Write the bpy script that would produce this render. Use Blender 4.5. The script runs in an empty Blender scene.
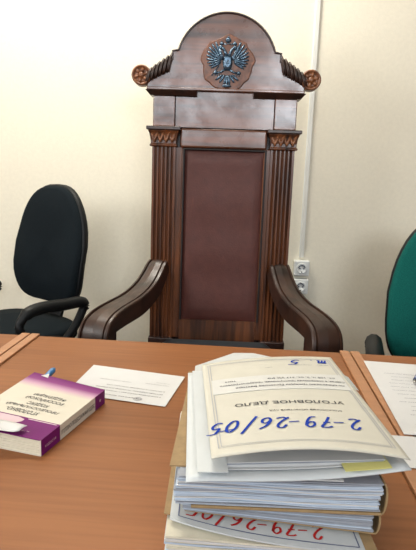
import bpy, math, random
from mathutils import Vector, Matrix, Euler
random.seed(7)
S = bpy.context.scene
COL = S.collection
PI = math.pi
R = math.radians

# ------------------------------------------------------------------ materials
def nodes_of(name):
    m = bpy.data.materials.new(name); m.use_nodes = True
    nt = m.node_tree; b = nt.nodes['Principled BSDF']
    return m, nt, b

def sock(b, *names):
    for n in names:
        if n in b.inputs: return b.inputs[n]

def mat(name, col, rough=.5, metal=0, var=.0, scale=(20, 20, 20), bump=0., coat=0., coat_rough=.1, detail=4, spec=.5, col2=None, bscale=None, alpha=None):
    m, nt, b = nodes_of(name)
    b.inputs['Roughness'].default_value = rough
    b.inputs['Metallic'].default_value = metal
    sock(b, 'Specular IOR Level').default_value = spec
    sock(b, 'Coat Weight').default_value = coat
    sock(b, 'Coat Roughness').default_value = coat_rough
    c = (*col, 1)
    b.inputs['Base Color'].default_value = c
    if alpha is not None: b.inputs['Alpha'].default_value = alpha
    tc = nt.nodes.new('ShaderNodeTexCoord')
    if var or col2:
        mp = nt.nodes.new('ShaderNodeMapping'); mp.inputs['Scale'].default_value = scale
        nz = nt.nodes.new('ShaderNodeTexNoise'); nz.inputs['Scale'].default_value = 1; nz.inputs['Detail'].default_value = detail
        nz.inputs['Roughness'].default_value = .6
        rp = nt.nodes.new('ShaderNodeValToRGB')
        rp.color_ramp.elements[0].position = .3; rp.color_ramp.elements[1].position = .7
        d = col2 if col2 else tuple(x*(1-var) for x in col)
        rp.color_ramp.elements[0].color = (*d, 1)
        rp.color_ramp.elements[1].color = c if col2 else (*[min(1, x*(1+var)) for x in col], 1)
        nt.links.new(tc.outputs['Object'], mp.inputs['Vector']); nt.links.new(mp.outputs[0], nz.inputs['Vector'])
        nt.links.new(nz.outputs[0], rp.inputs[0]); nt.links.new(rp.outputs[0], b.inputs['Base Color'])
    if bump:
        mp2 = nt.nodes.new('ShaderNodeMapping'); mp2.inputs['Scale'].default_value = bscale or scale
        nz2 = nt.nodes.new('ShaderNodeTexNoise'); nz2.inputs['Scale'].default_value = 1; nz2.inputs['Detail'].default_value = 3
        bp = nt.nodes.new('ShaderNodeBump'); bp.inputs['Strength'].default_value = bump; bp.inputs['Distance'].default_value = .002
        nt.links.new(tc.outputs['Object'], mp2.inputs['Vector']); nt.links.new(mp2.outputs[0], nz2.inputs['Vector'])
        nt.links.new(nz2.outputs[0], bp.inputs['Height']); nt.links.new(bp.outputs[0], b.inputs['Normal'])
    return m

def laminate(name):
    m, nt, b = nodes_of(name)
    b.inputs['Roughness'].default_value = .45; sock(b, 'Specular IOR Level').default_value = .22
    N = nt.nodes.new; L = nt.links.new
    tc = N('ShaderNodeTexCoord')
    mp = N('ShaderNodeMapping'); mp.inputs['Scale'].default_value = (1.6, 9, 6)
    wn = N('ShaderNodeTexNoise'); wn.inputs['Scale'].default_value = 1; wn.inputs['Detail'].default_value = 3
    mp2 = N('ShaderNodeMapping'); mp2.inputs['Scale'].default_value = (4, 120, 60)
    fn = N('ShaderNodeTexNoise'); fn.inputs['Scale'].default_value = 1; fn.inputs['Detail'].default_value = 5
    mx = N('ShaderNodeMix'); mx.data_type = 'FLOAT'; mx.inputs[0].default_value = .45
    rp = N('ShaderNodeValToRGB'); e = rp.color_ramp.elements
    e[0].position = .36; e[0].color = (.195, .070, .023, 1)
    e[1].position = .64; e[1].color = (.275, .105, .036, 1)
    L(tc.outputs['Object'], mp.inputs[0]); L(tc.outputs['Object'], mp2.inputs[0])
    L(mp.outputs[0], wn.inputs[0]); L(mp2.outputs[0], fn.inputs[0])
    L(wn.outputs[0], mx.inputs[2]); L(fn.outputs[0], mx.inputs[3]); L(mx.outputs[0], rp.inputs[0]); L(rp.outputs[0], b.inputs['Base Color'])
    return m

def wood(name, dark, light, rough=.3, coat=.5, grain=(40, 40, 3)):
    m, nt, b = nodes_of(name)
    b.inputs['Roughness'].default_value = rough; sock(b, 'Specular IOR Level').default_value = .5
    sock(b, 'Coat Weight').default_value = coat; sock(b, 'Coat Roughness').default_value = .2; sock(b, 'Coat IOR').default_value = 1.5+max(0, coat-.85)*.6
    N = nt.nodes.new; L = nt.links.new
    tc = N('ShaderNodeTexCoord'); mp = N('ShaderNodeMapping'); mp.inputs['Scale'].default_value = grain
    nz = N('ShaderNodeTexNoise'); nz.inputs['Scale'].default_value = 1; nz.inputs['Detail'].default_value = 6; nz.inputs['Distortion'].default_value = .6
    rp = N('ShaderNodeValToRGB'); e = rp.color_ramp.elements
    e[0].position = .3; e[0].color = (*dark, 1); e[1].position = .7; e[1].color = (*light, 1)
    L(tc.outputs['Object'], mp.inputs[0]); L(mp.outputs[0], nz.inputs[0]); L(nz.outputs[0], rp.inputs[0]); L(rp.outputs[0], b.inputs['Base Color'])
    n2 = N('ShaderNodeTexNoise'); n2.inputs['Scale'].default_value = 22; n2.inputs['Detail'].default_value = 3
    r2 = N('ShaderNodeMapRange'); r2.inputs[3].default_value = rough-.1; r2.inputs[4].default_value = rough+.2
    L(tc.outputs['Object'], n2.inputs[0]); L(n2.outputs[0], r2.inputs[0]); L(r2.outputs[0], b.inputs['Roughness'])
    n3 = N('ShaderNodeTexNoise'); n3.inputs['Scale'].default_value = 9; n3.inputs['Detail'].default_value = 5; n3.inputs['Roughness'].default_value = .7
    r3 = N('ShaderNodeMapRange'); r3.inputs[1].default_value = .35; r3.inputs[2].default_value = .62; r3.inputs[3].default_value = coat*.25; r3.inputs[4].default_value = coat
    L(tc.outputs['Object'], n3.inputs[0]); L(n3.outputs[0], r3.inputs[0]); L(r3.outputs[0], sock(b, 'Coat Weight'))
    bp = N('ShaderNodeBump'); bp.inputs['Strength'].default_value = .12; bp.inputs['Distance'].default_value = .001
    L(n2.outputs[0], bp.inputs['Height']); L(bp.outputs[0], b.inputs['Normal']); L(bp.outputs[0], sock(b, 'Coat Normal'))
    return m

M = {}
M['wall'] = mat('wallpaper', (.82, .772, .635), .75, var=.03, scale=(60, 60, 60), bump=.25, bscale=(180, 180, 180))
M['ceiling'] = mat('ceiling_paint', (.8, .78, .72), .9, var=.02)
M['floor'] = mat('linoleum', (.07, .045, .03), .5, var=.2, scale=(8, 8, 8))
M['base'] = mat('baseboard_paint', (.25, .14, .08), .5, var=.1)
M['lam'] = laminate('desk_laminate')
M['band'] = mat('edge_band', (.36, .165, .075), .4, var=.12, scale=(3, 60, 60))
M['wood'] = wood('throne_wood', (.024, .008, .004), (.17, .054, .017), coat=.55)
M['wood_h'] = wood('throne_wood_across', (.050, .017, .008), (.20, .068, .030), rough=.26, coat=1., grain=(3, 40, 40))
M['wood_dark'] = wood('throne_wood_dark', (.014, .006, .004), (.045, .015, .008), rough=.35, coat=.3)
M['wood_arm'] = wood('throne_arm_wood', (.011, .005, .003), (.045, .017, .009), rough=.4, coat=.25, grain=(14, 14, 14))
M['carve'] = wood('carved_wood', (.10, .030, .010), (.30, .115, .042), rough=.4, coat=.3, grain=(50, 50, 50))
M['bead'] = mat('dark_bead', (.010, .005, .004), .6, var=.2)
M['medal'] = wood('medallion_wood', (.085, .028, .012), (.23, .085, .038), rough=.4, coat=.3, grain=(50, 50, 50))
M['leather'] = mat('throne_leather', (.088, .024, .017), .55, var=.12, scale=(30, 30, 30), bump=.35, bscale=(160, 160, 160))
M['seatleather'] = mat('seat_leather', (.016, .022, .026), .4, var=.15)
M['eagle'] = mat('emblem_enamel', (.018, .030, .050), .25, metal=.5, col2=(.10, .19, .28), scale=(120, 120, 120), coat=.4)
M['plastic'] = mat('black_plastic', (.006, .007, .008), .5, spec=.25, var=.1, bump=.1, bscale=(300, 300, 300))
M['fabric_d'] = mat('black_fabric', (.006, .010, .013), .95, var=.35, scale=(300, 300, 300), bump=.4, spec=.15)
M['fabric_g'] = mat('green_fabric', (.004, .085, .072), .95, var=.25, scale=(300, 300, 300), bump=.4, spec=.15)
M['white_pl'] = mat('white_plastic', (.74, .76, .74), .35, var=.02)
M['trunk'] = mat('trunking_plastic', (.72, .72, .66), .4, var=.02)
M['hole'] = mat('socket_dark', (.05, .06, .09), .5, var=.05)
M['chrome'] = mat('steel', (.5, .5, .5), .25, metal=1, var=.02)
M['paper'] = mat('paper', (.57, .57, .565), .8, var=.02, scale=(40, 40, 40))
M['paper_b'] = mat('paper_bluish', (.46, .54, .64), .8, var=.05, scale=(60, 60, 300))
M['paper_g'] = mat('paper_grey', (.30, .32, .36), .8, var=.1, scale=(60, 60, 300))
M['paper_c'] = mat('paper_cream', (.62, .58, .46), .8, var=.06, scale=(60, 60, 300))
M['cover'] = mat('cover_card', (.53, .51, .435), .6, var=.03, scale=(30, 30, 30))
M['cover_w'] = mat('white_card', (.53, .56, .57), .5, var=.03, scale=(30, 30, 30))
M['kraft'] = mat('kraft_board', (.30, .20, .095), .8, var=.15, scale=(60, 60, 60))
M['label_p'] = mat('pasted_label', (.56, .56, .53), .7, var=.02, scale=(50, 50, 50))
M['sleeve'] = mat('plastic_file', (.62, .64, .63), .25, var=.03, scale=(30, 30, 30))
M['yellow'] = mat('yellow_paper', (.66, .62, .22), .8, var=.05)
M['ink'] = mat('print_ink', (.03, .03, .035), .7, var=.05)
M['ink_g'] = mat('faded_ink', (.30, .30, .31), .7, var=.05)
M['ink_b'] = mat('blue_ink', (.015, .045, .32), .9, spec=.1, var=.05)
M['ink_b2'] = mat('grey_blue_ink', (.12, .13, .2), .6, var=.05)
M['ink_m'] = mat('typed_ink', (.12, .12, .13), .7, var=.05)
M['ink_r'] = mat('red_ink', (.42, .02, .02), .9, spec=.1, var=.05)
M['line'] = mat('frame_ink', (.33, .34, .38), .7, var=.05)
M['lineb'] = mat('dark_frame_ink', (.10, .12, .22), .7, var=.05)
M['bpurple'] = mat('book_purple', (.14, .006, .115), .6, spec=.2, var=.06)
M['bcream'] = mat('book_cream', (.58, .54, .45), .6, spec=.2, var=.03)
M['bpink'] = mat('book_pink', (.55, .40, .44), .5, var=.03)
M['pen'] = mat('pen_blue', (.01, .13, .33), .3, var=.05, coat=.4)
M['pen_d'] = mat('pen_dark', (.01, .035, .12), .3, var=.05, coat=.4)
M['frame_white'] = mat('window_frame_paint', (.75, .75, .73), .4, var=.02)

def book_cover_mat():
    m, nt, b = nodes_of('book_cover_print')
    b.inputs['Roughness'].default_value = .6; sock(b, 'Specular IOR Level').default_value = .2; 
    N = nt.nodes.new; L = nt.links.new
    tc = N('ShaderNodeTexCoord'); sx = N('ShaderNodeSeparateXYZ'); rp = N('ShaderNodeValToRGB')
    mr = N('ShaderNodeMapRange'); mr.inputs[1].default_value = 0; mr.inputs[2].default_value = .205
    e = rp.color_ramp.elements
    e[0].position = 0; e[0].color = (.14, .006, .115, 1)
    e[1].position = .262; e[1].color = (.14, .006, .115, 1)
    for p, c in ((.265, (.58, .54, .45)), (.74, (.58, .54, .45)), (.82, (.50, .30, .40)), (.90, (.22, .04, .18)), (1., (.14, .006, .115))):
        q = e.new(p); q.color = (*c, 1)
    L(tc.outputs['Object'], sx.inputs[0]); L(sx.outputs['Y'], mr.inputs[0]); L(mr.outputs[0], rp.inputs[0]); L(rp.outputs[0], b.inputs['Base Color'])
    return m
M['bcover'] = book_cover_mat()

# ------------------------------------------------------------------ mesh builder
class MB:
    def __init__(s): s.v = []; s.f = []; s.m = []
    def add(s, vs, fs, mi=0, mx=None):
        o = len(s.v)
        for p in vs:
            p = Vector(p); s.v.append(tuple(mx @ p if mx else p))
        for f in fs: s.f.append(tuple(i+o for i in f)); s.m.append(mi)
        return s
    def box(s, c, d, mi=0, mx=None):
        x, y, z = c; a, b, e = d[0]/2, d[1]/2, d[2]/2
        vs = [(x+i*a, y+j*b, z+k*e) for k in (-1, 1) for j in (-1, 1) for i in (-1, 1)]
        return s.add(vs, [(0, 2, 3, 1), (4, 5, 7, 6), (0, 1, 5, 4), (2, 6, 7, 3), (0, 4, 6, 2), (1, 3, 7, 5)], mi, mx)
    def bb(s, x0, x1, y0, y1, z0, z1, mi=0, mx=None):
        return s.box(((x0+x1)/2, (y0+y1)/2, (z0+z1)/2), (x1-x0, y1-y0, z1-z0), mi, mx)
    def prism_y(s, pts, y0, y1, mi=0, mx=None):      # outline in (x,z), extruded along y
        n = len(pts)
        vs = [(x, y0, z) for x, z in pts]+[(x, y1, z) for x, z in pts]
        fs = [tuple(range(n)), tuple(range(2*n-1, n-1, -1))]+[(i, i+n, (i+1) % n+n, (i+1) % n) for i in range(n)]
        return s.add(vs, fs, mi, mx)
    def prism_z(s, pts, z0, z1, mi=0, mx=None):
        n = len(pts)
        vs = [(x, y, z0) for x, y in pts]+[(x, y, z1) for x, y in pts]
        fs = [tuple(range(n-1, -1, -1)), tuple(range(n, 2*n))]+[(i, (i+1) % n, (i+1) % n+n, i+n) for i in range(n)]
        return s.add(vs, fs, mi, mx)
    def loft(s, rings, mi=0, caps=True, mx=None):
        n = len(rings[0]); vs = [p for r in rings for p in r]; fs = []
        for k in range(len(rings)-1):
            for i in range(n):
                j = (i+1) % n; fs.append((k*n+i, k*n+j, (k+1)*n+j, (k+1)*n+i))
        if caps: fs += [tuple(range(n-1, -1, -1)), tuple(range((len(rings)-1)*n, len(rings)*n))]
        return s.add(vs, fs, mi, mx)
    def tube(s, path, rad, n=10, mi=0, mx=None):
        P = [Vector(p) for p in path]; rings = []
        for k, p in enumerate(P):
            t = (P[min(k+1, len(P)-1)]-P[max(k-1, 0)]).normalized()
            a = t.cross(Vector((0, 0, 1)))
            if a.length < .1: a = t.cross(Vector((1, 0, 0)))
            a.normalize(); b = a.cross(t)
            r = rad[k] if isinstance(rad, (list, tuple)) else rad
            rings.append([tuple(p+(a*math.cos(2*PI*i/n)+b*math.sin(2*PI*i/n))*r) for i in range(n)])
        return s.loft(rings, mi, True, mx)
    def ell(s, c, r, mx=None, mi=0, nu=12, nv=7):
        rings = []
        for k in range(1, nv):
            ph = -PI/2+PI*k/nv
            rings.append([(c[0]+r[0]*math.cos(ph)*math.cos(2*PI*i/nu), c[1]+r[1]*math.cos(ph)*math.sin(2*PI*i/nu), c[2]+r[2]*math.sin(ph)) for i in range(nu)])
        return s.loft(rings, mi, True, mx)
    def grid(s, F, nu, nv, mi=0, th=0.):            # F(s,t)->point ; with thickness downward
        vs = []; fs = []
        for j in range(nv+1):
            for i in range(nu+1): vs.append(tuple(F(i/nu, j/nv)))
        w = nu+1
        for j in range(nv):
            for i in range(nu): fs.append((j*w+i, j*w+i+1, (j+1)*w+i+1, (j+1)*w+i))
        if th:
            n = len(vs); vs += [(x, y, z-th) for x, y, z in vs]
            fs += [tuple(n+i for i in reversed(f)) for f in list(fs)]
            B = [i for i in range(w)]+[j*w+nu for j in range(1, nv+1)]+[nv*w+i for i in range(nu-1, -1, -1)]+[j*w for j in range(nv-1, 0, -1)]
            for a, b in zip(B, B[1:]+B[:1]): fs.append((a, a+n, b+n, b))
        return s.add(vs, fs, mi)
    def xf(s, mx):
        s.v = [tuple(mx @ Vector(p)) for p in s.v]; return s

def part(name, mb, mats, parent=None, bevel=0, smooth=False, sub=0, loc=None, label=None):
    me = bpy.data.meshes.new(name); me.from_pydata(mb.v, [], mb.f)
    if not isinstance(mats, (list, tuple)): mats = [mats]
    for m in mats: me.materials.append(m)
    for p, mi in zip(me.polygons, mb.m): p.material_index = mi; p.use_smooth = smooth
    me.validate(); me.update()
    import bmesh
    bm = bmesh.new(); bm.from_mesh(me); bmesh.ops.recalc_face_normals(bm, faces=bm.faces); bm.to_mesh(me); bm.free()
    o = bpy.data.objects.new(name, me); COL.objects.link(o)
    if parent: o.parent = parent
    if loc: o.location = loc
    if bevel:
        b = o.modifiers.new('bevel', 'BEVEL'); b.width = bevel; b.segments = 3; b.limit_method = 'ANGLE'; b.angle_limit = R(35)
    if sub:
        q = o.modifiers.new('sub', 'SUBSURF'); q.levels = sub; q.render_levels = sub
    if label: o['label'] = label
    return o

def tag(o, label, cat, group=None):
    o['label'] = label; o['category'] = cat
    if group: o['group'] = group
    return o
def thing(name, label, cat, loc=(0, 0, 0), rz=0, group=None):
    o = bpy.data.objects.new(name, None); COL.objects.link(o); o.empty_display_size = .05
    o.location = loc; o.rotation_euler = (0, 0, rz)
    return tag(o, label, cat, group)
def struct(name, mb, m, parent=None, bevel=0):
    o = part(name, mb, m, parent, bevel); 
    if not parent: o['kind'] = 'structure'
    return o

# text / ink ---------------------------------------------------------------
_fc = {}
def text_geo(body, shear=0., bold=0.):
    cu = bpy.data.curves.new('t', 'FONT'); cu.body = body; cu.size = 1; cu.shear = shear; cu.offset = bold; cu.resolution_u = 3
    o = bpy.data.objects.new('t', cu); COL.objects.link(o)
    bpy.context.view_layer.update()
    me = bpy.data.meshes.new_from_object(o.evaluated_get(bpy.context.evaluated_depsgraph_get()))
    vs = [(v.co.x, v.co.y) for v in me.vertices]; fs = [tuple(p.vertices) for p in me.polygons]
    bpy.data.objects.remove(o); bpy.data.curves.remove(cu); bpy.data.meshes.remove(me)
    return vs, fs
def ink_text(mb, body, P, width, height, place, shear=0., bold=0., mi=0):
    """P=(a,b) start in surface coordinates; place(x,y)->3D; text runs over `width`, cap height `height`"""
    vs, fs = text_geo(body, shear, bold)
    if not vs: return
    x0 = min(v[0] for v in vs); x1 = max(v[0] for v in vs)
    y0 = min(v[1] for v in vs); y1 = max(v[1] for v in vs)
    mb.add([place(P[0]+(x-x0)/(x1-x0)*width, P[1]+(y-y0)/(y1-y0)*height) for x, y in vs], fs, mi)

def smooth_path(pts, k=6):
    P = [Vector(p) for p in pts]; out = []
    for i in range(len(P)-1):
        a = P[max(i-1, 0)]; b = P[i]; c = P[i+1]; d = P[min(i+2, len(P)-1)]
        for j in range(k):
            t = j/k
            out.append(.5*((2*b)+(-a+c)*t+(2*a-5*b+4*c-d)*t*t+(-a+3*b-3*c+d)*t**3))
    out.append(P[-1]); return out
GL = {'2': [[(.08, .75), (.3, 1), (.6, .95), (.65, .7), (.4, .35), (.05, .08), (.2, .12), (.45, .02), (.85, .1)]],
      '7': [[(.05, .88), (.35, .98), (.75, .95), (.5, .5), (.3, 0)], [(.2, .5), (.7, .55)]],
      '9': [[(.7, .8), (.45, 1), (.15, .8), (.25, .5), (.6, .6), (.7, .85), (.65, .4), (.45, .05), (.1, .02)]],
      '6': [[(.75, .98), (.35, .75), (.1, .3), (.3, .0), (.65, .12), (.65, .4), (.35, .48), (.12, .25)]],
      '0': [[(.45, .98), (.12, .6), (.15, .1), (.45, 0), (.75, .4), (.7, .85), (.45, .98)]],
      '5': [[(.3, .95), (.15, .52), (.5, .55), (.65, .3), (.4, .02), (.05, .08)], [(.3, .95), (.85, 1.)]],
      '-': [[(.1, .45), (.8, .5)]], '/': [[(.05, -.25), (.75, 1.25)]], '.': [[(.2, .0), (.28, .04)]],
      'т': [[(.0, .5), (.12, .62), (.15, .0)], [(.15, .4), (.32, .62), (.4, .45), (.4, 0)], [(.4, .4), (.6, .62), (.68, .45), (.68, .05), (.85, .12)]], ' ': []}
def handwriting(mb, s, P, cw, h, w, place, shear=.25, mi=0):
    x = P[0]
    for ch in s:
        for st in GL[ch]:
            pts = smooth_path([(x+(a*.9+shear*b)*cw, P[1]+b*h, 0) for a, b in st])
            vs = []; n = len(pts)
            for i, p in enumerate(pts):
                t = (pts[min(i+1, n-1)]-pts[max(i-1, 0)]);  t = t.normalized() if t.length > 0 else Vector((1, 0, 0))
                q = Vector((-t.y, t.x, 0))*w/2*(.7+.5*abs(t.y))
                vs += [place(p.x+q.x, p.y+q.y), place(p.x-q.x, p.y-q.y)]
            mb.add(vs, [(2*i, 2*i+1, 2*i+3, 2*i+2) for i in range(n-1)], mi)
        x += cw*(.55 if ch in '.' else (.75 if ch == '-' else 1))
def ink_line(mb, a, b, w, place, mi=0, n=10):
    A = Vector((*a, 0)); B = Vector((*b, 0)); t = (B-A).normalized(); q = Vector((-t.y, t.x, 0))*w/2; vs = []
    for i in range(n+1):
        p = A.lerp(B, i/n); vs += [place(p.x+q.x, p.y+q.y), place(p.x-q.x, p.y-q.y)]
    mb.add(vs, [(2*i, 2*i+1, 2*i+3, 2*i+2) for i in range(n)], mi)

# ------------------------------------------------------------------ camera
CAMZ = 1.17; F = 535.
p_, r_, y_ = R(10.5), R(2.0), R(1.5)
fwd = Vector((-math.sin(y_)*math.cos(p_), math.cos(y_)*math.cos(p_), -math.sin(p_)))
rt = Vector((math.cos(y_), math.sin(y_), 0)); up = rt.cross(fwd)
cr, sr = math.cos(r_), math.sin(r_)
rt2 = rt*cr+up*sr; up2 = -rt*sr+up*cr
cd = bpy.data.cameras.new('camera'); cam = bpy.data.objects.new('camera', cd); COL.objects.link(cam)
cam.matrix_world = Matrix(((rt2.x, up2.x, -fwd.x, 0), (rt2.y, up2.y, -fwd.y, 0), (rt2.z, up2.z, -fwd.z, CAMZ), (0, 0, 0, 1)))
cd.sensor_fit = 'VERTICAL'; cd.sensor_height = 36; cd.lens = 36*F/550; cd.clip_start = .02
S.camera = cam

# ------------------------------------------------------------------ room
WY = 2.60; XL, XR, YF, H = -3.0, 3.0, -3.2, 3.1
struct('floor', MB().bb(XL-.1, XR+.1, YF-.1, WY+.1, -.1, 0), M['floor'])
struct('ceiling', MB().bb(XL-.1, XR+.1, YF-.1, WY+.1, H, H+.1), M['ceiling'])
struct('wall_back', MB().bb(XL-.1, XR+.1, WY, WY+.1, 0, H), M['wall'])
M['low_bounce'] = mat('low_bounce_wall', (.16, .09, .05), .6, var=.1)  # unseen side and front walls, made dark to cut bounce light
struct('wall_right', MB().bb(XR, XR+.1, YF, WY, 0, H), M['low_bounce'])
def wall_open(name, axis, c0, c1, a0, a1, holes):
    mb = MB()
    xs = sorted(holes)
    def put(u0, u1, z0, z1):
        if u1-u0 < 1e-4 or z1-z0 < 1e-4: return
        if axis == 'x': mb.bb(u0, u1, c0, c1, z0, z1)
        else: mb.bb(c0, c1, u0, u1, z0, z1)
    u = a0
    for h0, h1, z0, z1 in xs:
        put(u, h0, 0, H); put(h0, h1, 0, z0); put(h0, h1, z1, H); u = h1
    put(u, a1, 0, H)
    struct(name, mb, M['low_bounce'])
WF = [(-1.45, .0, 1.65, 2.8), (.45, 1.9, 1.65, 2.8)]
wall_open('wall_front', 'x', YF-.1, YF, XL, XR, WF)
WL = [(-1.2, .6, 1.3, 2.7)]
wall_open('wall_left', 'y', XL-.1, XL, YF, WY, WL)
k = 0
for holes, axis, c in ((WF, 'x', YF-.05), (WL, 'y', XL-.05)):
    for h0, h1, z0, z1 in holes:
        k += 1; mb = MB(); t = .05
        def bar(u0, u1, za, zb):
            if axis == 'x': mb.bb(u0, u1, c-.03, c+.03, za, zb)
            else: mb.bb(c-.03, c+.03, u0, u1, za, zb)
        bar(h0, h0+t, z0, z1); bar(h1-t, h1, z0, z1); bar(h0+t, h1-t, z0, z0+t); bar(h0+t, h1-t, z1-t, z1)
        m_ = (h0+h1)/2; bar(m_-.025, m_+.025, z0+t, z1-t)
        struct('window_%d' % k, mb, M['frame_white'])
struct('baseboard_back', MB().bb(XL, XR, WY-.015, WY, 0, .08), M['base'])

def area(name, loc, rot, sx, sy, power, col):
    l = bpy.data.lights.new(name, 'AREA'); l.shape = 'RECTANGLE'; l.size = sx; l.size_y = sy; l.energy = power; l.color = col
    o = bpy.data.objects.new(name, l); COL.objects.link(o); o.location = loc; o.rotation_euler = rot
for i, (h0, h1, z0, z1) in enumerate(WF):
    area('daylight_front_%d' % i, ((h0+h1)/2, YF-.12, (z0+z1)/2), (R(90), 0, 0), h1-h0, z1-z0, (44, 90)[i], (.90, .95, 1.0))
for h0, h1, z0, z1 in WL:
    area('daylight_left', (XL-.12, (h0+h1)/2, (z0+z1)/2), (R(90), 0, R(-90)), h1-h0, z1-z0, 105, (1, .97, .92))
w = bpy.data.worlds.new('world'); S.world = w; w.use_nodes = True
w.node_tree.nodes['Background'].inputs[0].default_value = (.75, .85, 1, 1)
w.node_tree.nodes['Background'].inputs[1].default_value = 1.0

LX, LY = -.6, 1.95  # unseen ceiling lamp, added so the back wall dims downwards
t = thing('added_ceiling_lamp', 'long white ceiling lamp out of view, added to brighten the upper wall', 'lamp', (LX, LY, H))
part('housing', MB().bb(-.65, .65, -.17, .17, -.05, 0), M['frame_white'], t, bevel=.005)
part('side_rail', MB().bb(-.65, .65, -.19, -.17, -.075, 0), M['frame_white'], t)
part('side_rail', MB().bb(-.65, .65, .17, .19, -.075, 0), M['frame_white'], t)
area('added_lamp_light', (LX, LY, H-.055), (0, 0, 0), 1.25, .32, 56, (1, .95, .84))

# ------------------------------------------------------------------ wall conduit and sockets
XC = .385
t = thing('cable_trunking', 'slim white vertical cable trunking on the wall right of the throne', 'cable cover', (XC, WY, 0))
part('cover', MB().bb(-.0095, .0095, -.012, 0, .795, H), M['trunk'], t, bevel=.002)
part('channel_edge', MB().bb(-.0125, -.0095, -.007, 0, .795, H), M['white_pl'], t)
def socket(z, label):
    t = thing('power_socket', label, 'socket', (XC, WY, z), 0, 'wall sockets')
    part('housing', MB().bb(-.037, .037, -.038, 0, -.037, .037), M['white_pl'], t, bevel=.005)
    n = 24
    ring = [[(r*math.cos(2*PI*i/n), y, r*math.sin(2*PI*i/n)) for i in range(n)] for r, y in ((.026, -.038), (.026, -.041), (.021, -.041), (.019, -.039), (.0, -.0385))]
    part('well', MB().loft(ring, 0, False), M['white_pl'], t, smooth=True)
    for sx in (-1, 1):
        part('pin_hole', MB().loft([[(sx*.0095+.0035*math.cos(2*PI*i/12), y, .0035*math.sin(2*PI*i/12)) for i in range(12)] for y in (-.037, -.0402)]), M['hole'], t)
    for ez in (.014, -.020): part('earth_clip', MB().bb(-.003, .003, -.0415, -.038, ez, ez+.006), M['chrome'], t)
    # dark arc above the pins
    mb = MB(); a0, a1 = R(15), R(165)
    pth = [(.0165*math.cos(a0+(a1-a0)*i/12), -.0405, .0165*math.sin(a0+(a1-a0)*i/12)-.001) for i in range(13)]
    mb.tube(pth, .0022, 6); part('dark_arc', mb, M['hole'], t, smooth=True)
socket(.745, 'white square wall socket directly under the end of the cable trunking')
socket(.655, 'lower white wall socket, half hidden by the right throne arm')

# ------------------------------------------------------------------ throne
TX, TY = -.014, 2.15
th = thing('judge_throne', 'tall carved dark wooden judge throne with red leather back and sweeping arms', 'armchair', (TX, TY, 0))
def circ(cx, cz, r, n=28): return [(cx+r*math.cos(2*PI*i/n), cz+r*math.sin(2*PI*i/n)) for i in range(n)]
# crest board
rc, zc = .191, 1.581
a0 = math.asin((1.636-zc)/rc)
arch = [(rc*math.cos(a0+(PI-2*a0)*i/28), zc+rc*math.sin(a0+(PI-2*a0)*i/28)) for i in range(29)]
right = [(.30, 1.497), (.300, 1.518), (.282, 1.534), (.26, 1.550), (.237, 1.575), (.218, 1.602), (.206, 1.632)]
crest = right+arch+[(-x, z) for x, z in reversed(right)]
cr_ = part('crest', MB().prism_y(crest, -.005, .045), M['wood_h'], th, bevel=.002)
# dark moulding round the arch
mb = MB(); path = [(.206, 1.600), (.206, 1.632)]+arch+[(-.206, 1.632), (-.206, 1.600)]
rings = []
for i, (x, z) in enumerate(path):
    a = Vector((path[max(i-1, 0)][0], path[max(i-1, 0)][1])); b = Vector((path[min(i+1, len(path)-1)][0], path[min(i+1, len(path)-1)][1]))
    tt = (b-a).normalized(); nn = Vector((tt.y, -tt.x))
    o = [(-.004, -.016), (.001, -.016), (.003, -.010), (.003, .05), (-.004, .05)]
    rings.append([(x+nn.x*q, y, z+nn.y*q) for q, y in o])
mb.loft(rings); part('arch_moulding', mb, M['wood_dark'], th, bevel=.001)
# flat moulding at the base of the crest
part('crest_sill', MB().bb(-.302, .302, -.016, .05, 1.488, 1.499), M['wood_h'], th, bevel=.003)
for sx in (-1, 1):
    # cornice blocks
    prof = [(.108, 1.487), (.306, 1.487), (.289, 1.468), (.108, 1.468)]
    mb = MB()
    rings = [[(sx*x, y, z) for x, z in prof] for y in (-.022, .05)]
    rings[0] = [(sx*.108, -.028, 1.487), (sx*.306, -.028, 1.487), (sx*.289, -.012, 1.468), (sx*.108, -.012, 1.468)]
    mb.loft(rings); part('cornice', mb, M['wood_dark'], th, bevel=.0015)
    # volute
    vx, vz = sx*.323, 1.540
    mb = MB(); n = 32
    prof = [(.0, .04), (.036, .04), (.038, .035), (.038, -.012), (.035, -.018), (.031, -.018), (.029, -.012), (.012, -.011), (.010, -.017), (.005, -.020), (0.0005, -.020)]
    mb.loft([[(vx+r*math.cos(2*PI*i/n), y, vz+r*math.sin(2*PI*i/n)) for i in range(n)] for r, y in prof])
    for q in range(6):
        an = q*PI/3+.3
        mx = Matrix.Translation((vx+.0195*math.cos(an), -.013, vz+.0195*math.sin(an))) @ Matrix.Rotation(-an, 4, 'Y')
        mb.ell((0, 0, 0), (.010, .005, .0065), mx)
    part('volute', mb, M['carve'], th, smooth=True)
    # carved leaves between the arch and the volute
    mb = MB()
    for q in range(6):
        f = q/5; L = .034+.008*f; an = -sx*R(22-6*f)
        tx, tz = sx*(.283-.078*f), 1.572+.056*f**.95
        dx, dz = math.sin(an), math.cos(an)
        mx = Matrix.Translation((tx-dx*L, -.004, tz-dz*L)) @ Matrix.Rotation(an, 4, 'Y')
        mb.ell((0, 0, 0), (.0088, .020, L), mx)
        mx = Matrix.Translation((tx-dx*L-sx*.003, -.015, tz-dz*L-.004)) @ Matrix.Rotation(an+sx*.1, 4, 'Y')
        mb.ell((0, 0, 0), (.0042, .011, L*.8), mx)
    part('leaf_carving', mb, M['wood_arm'], th, smooth=True)
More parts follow.
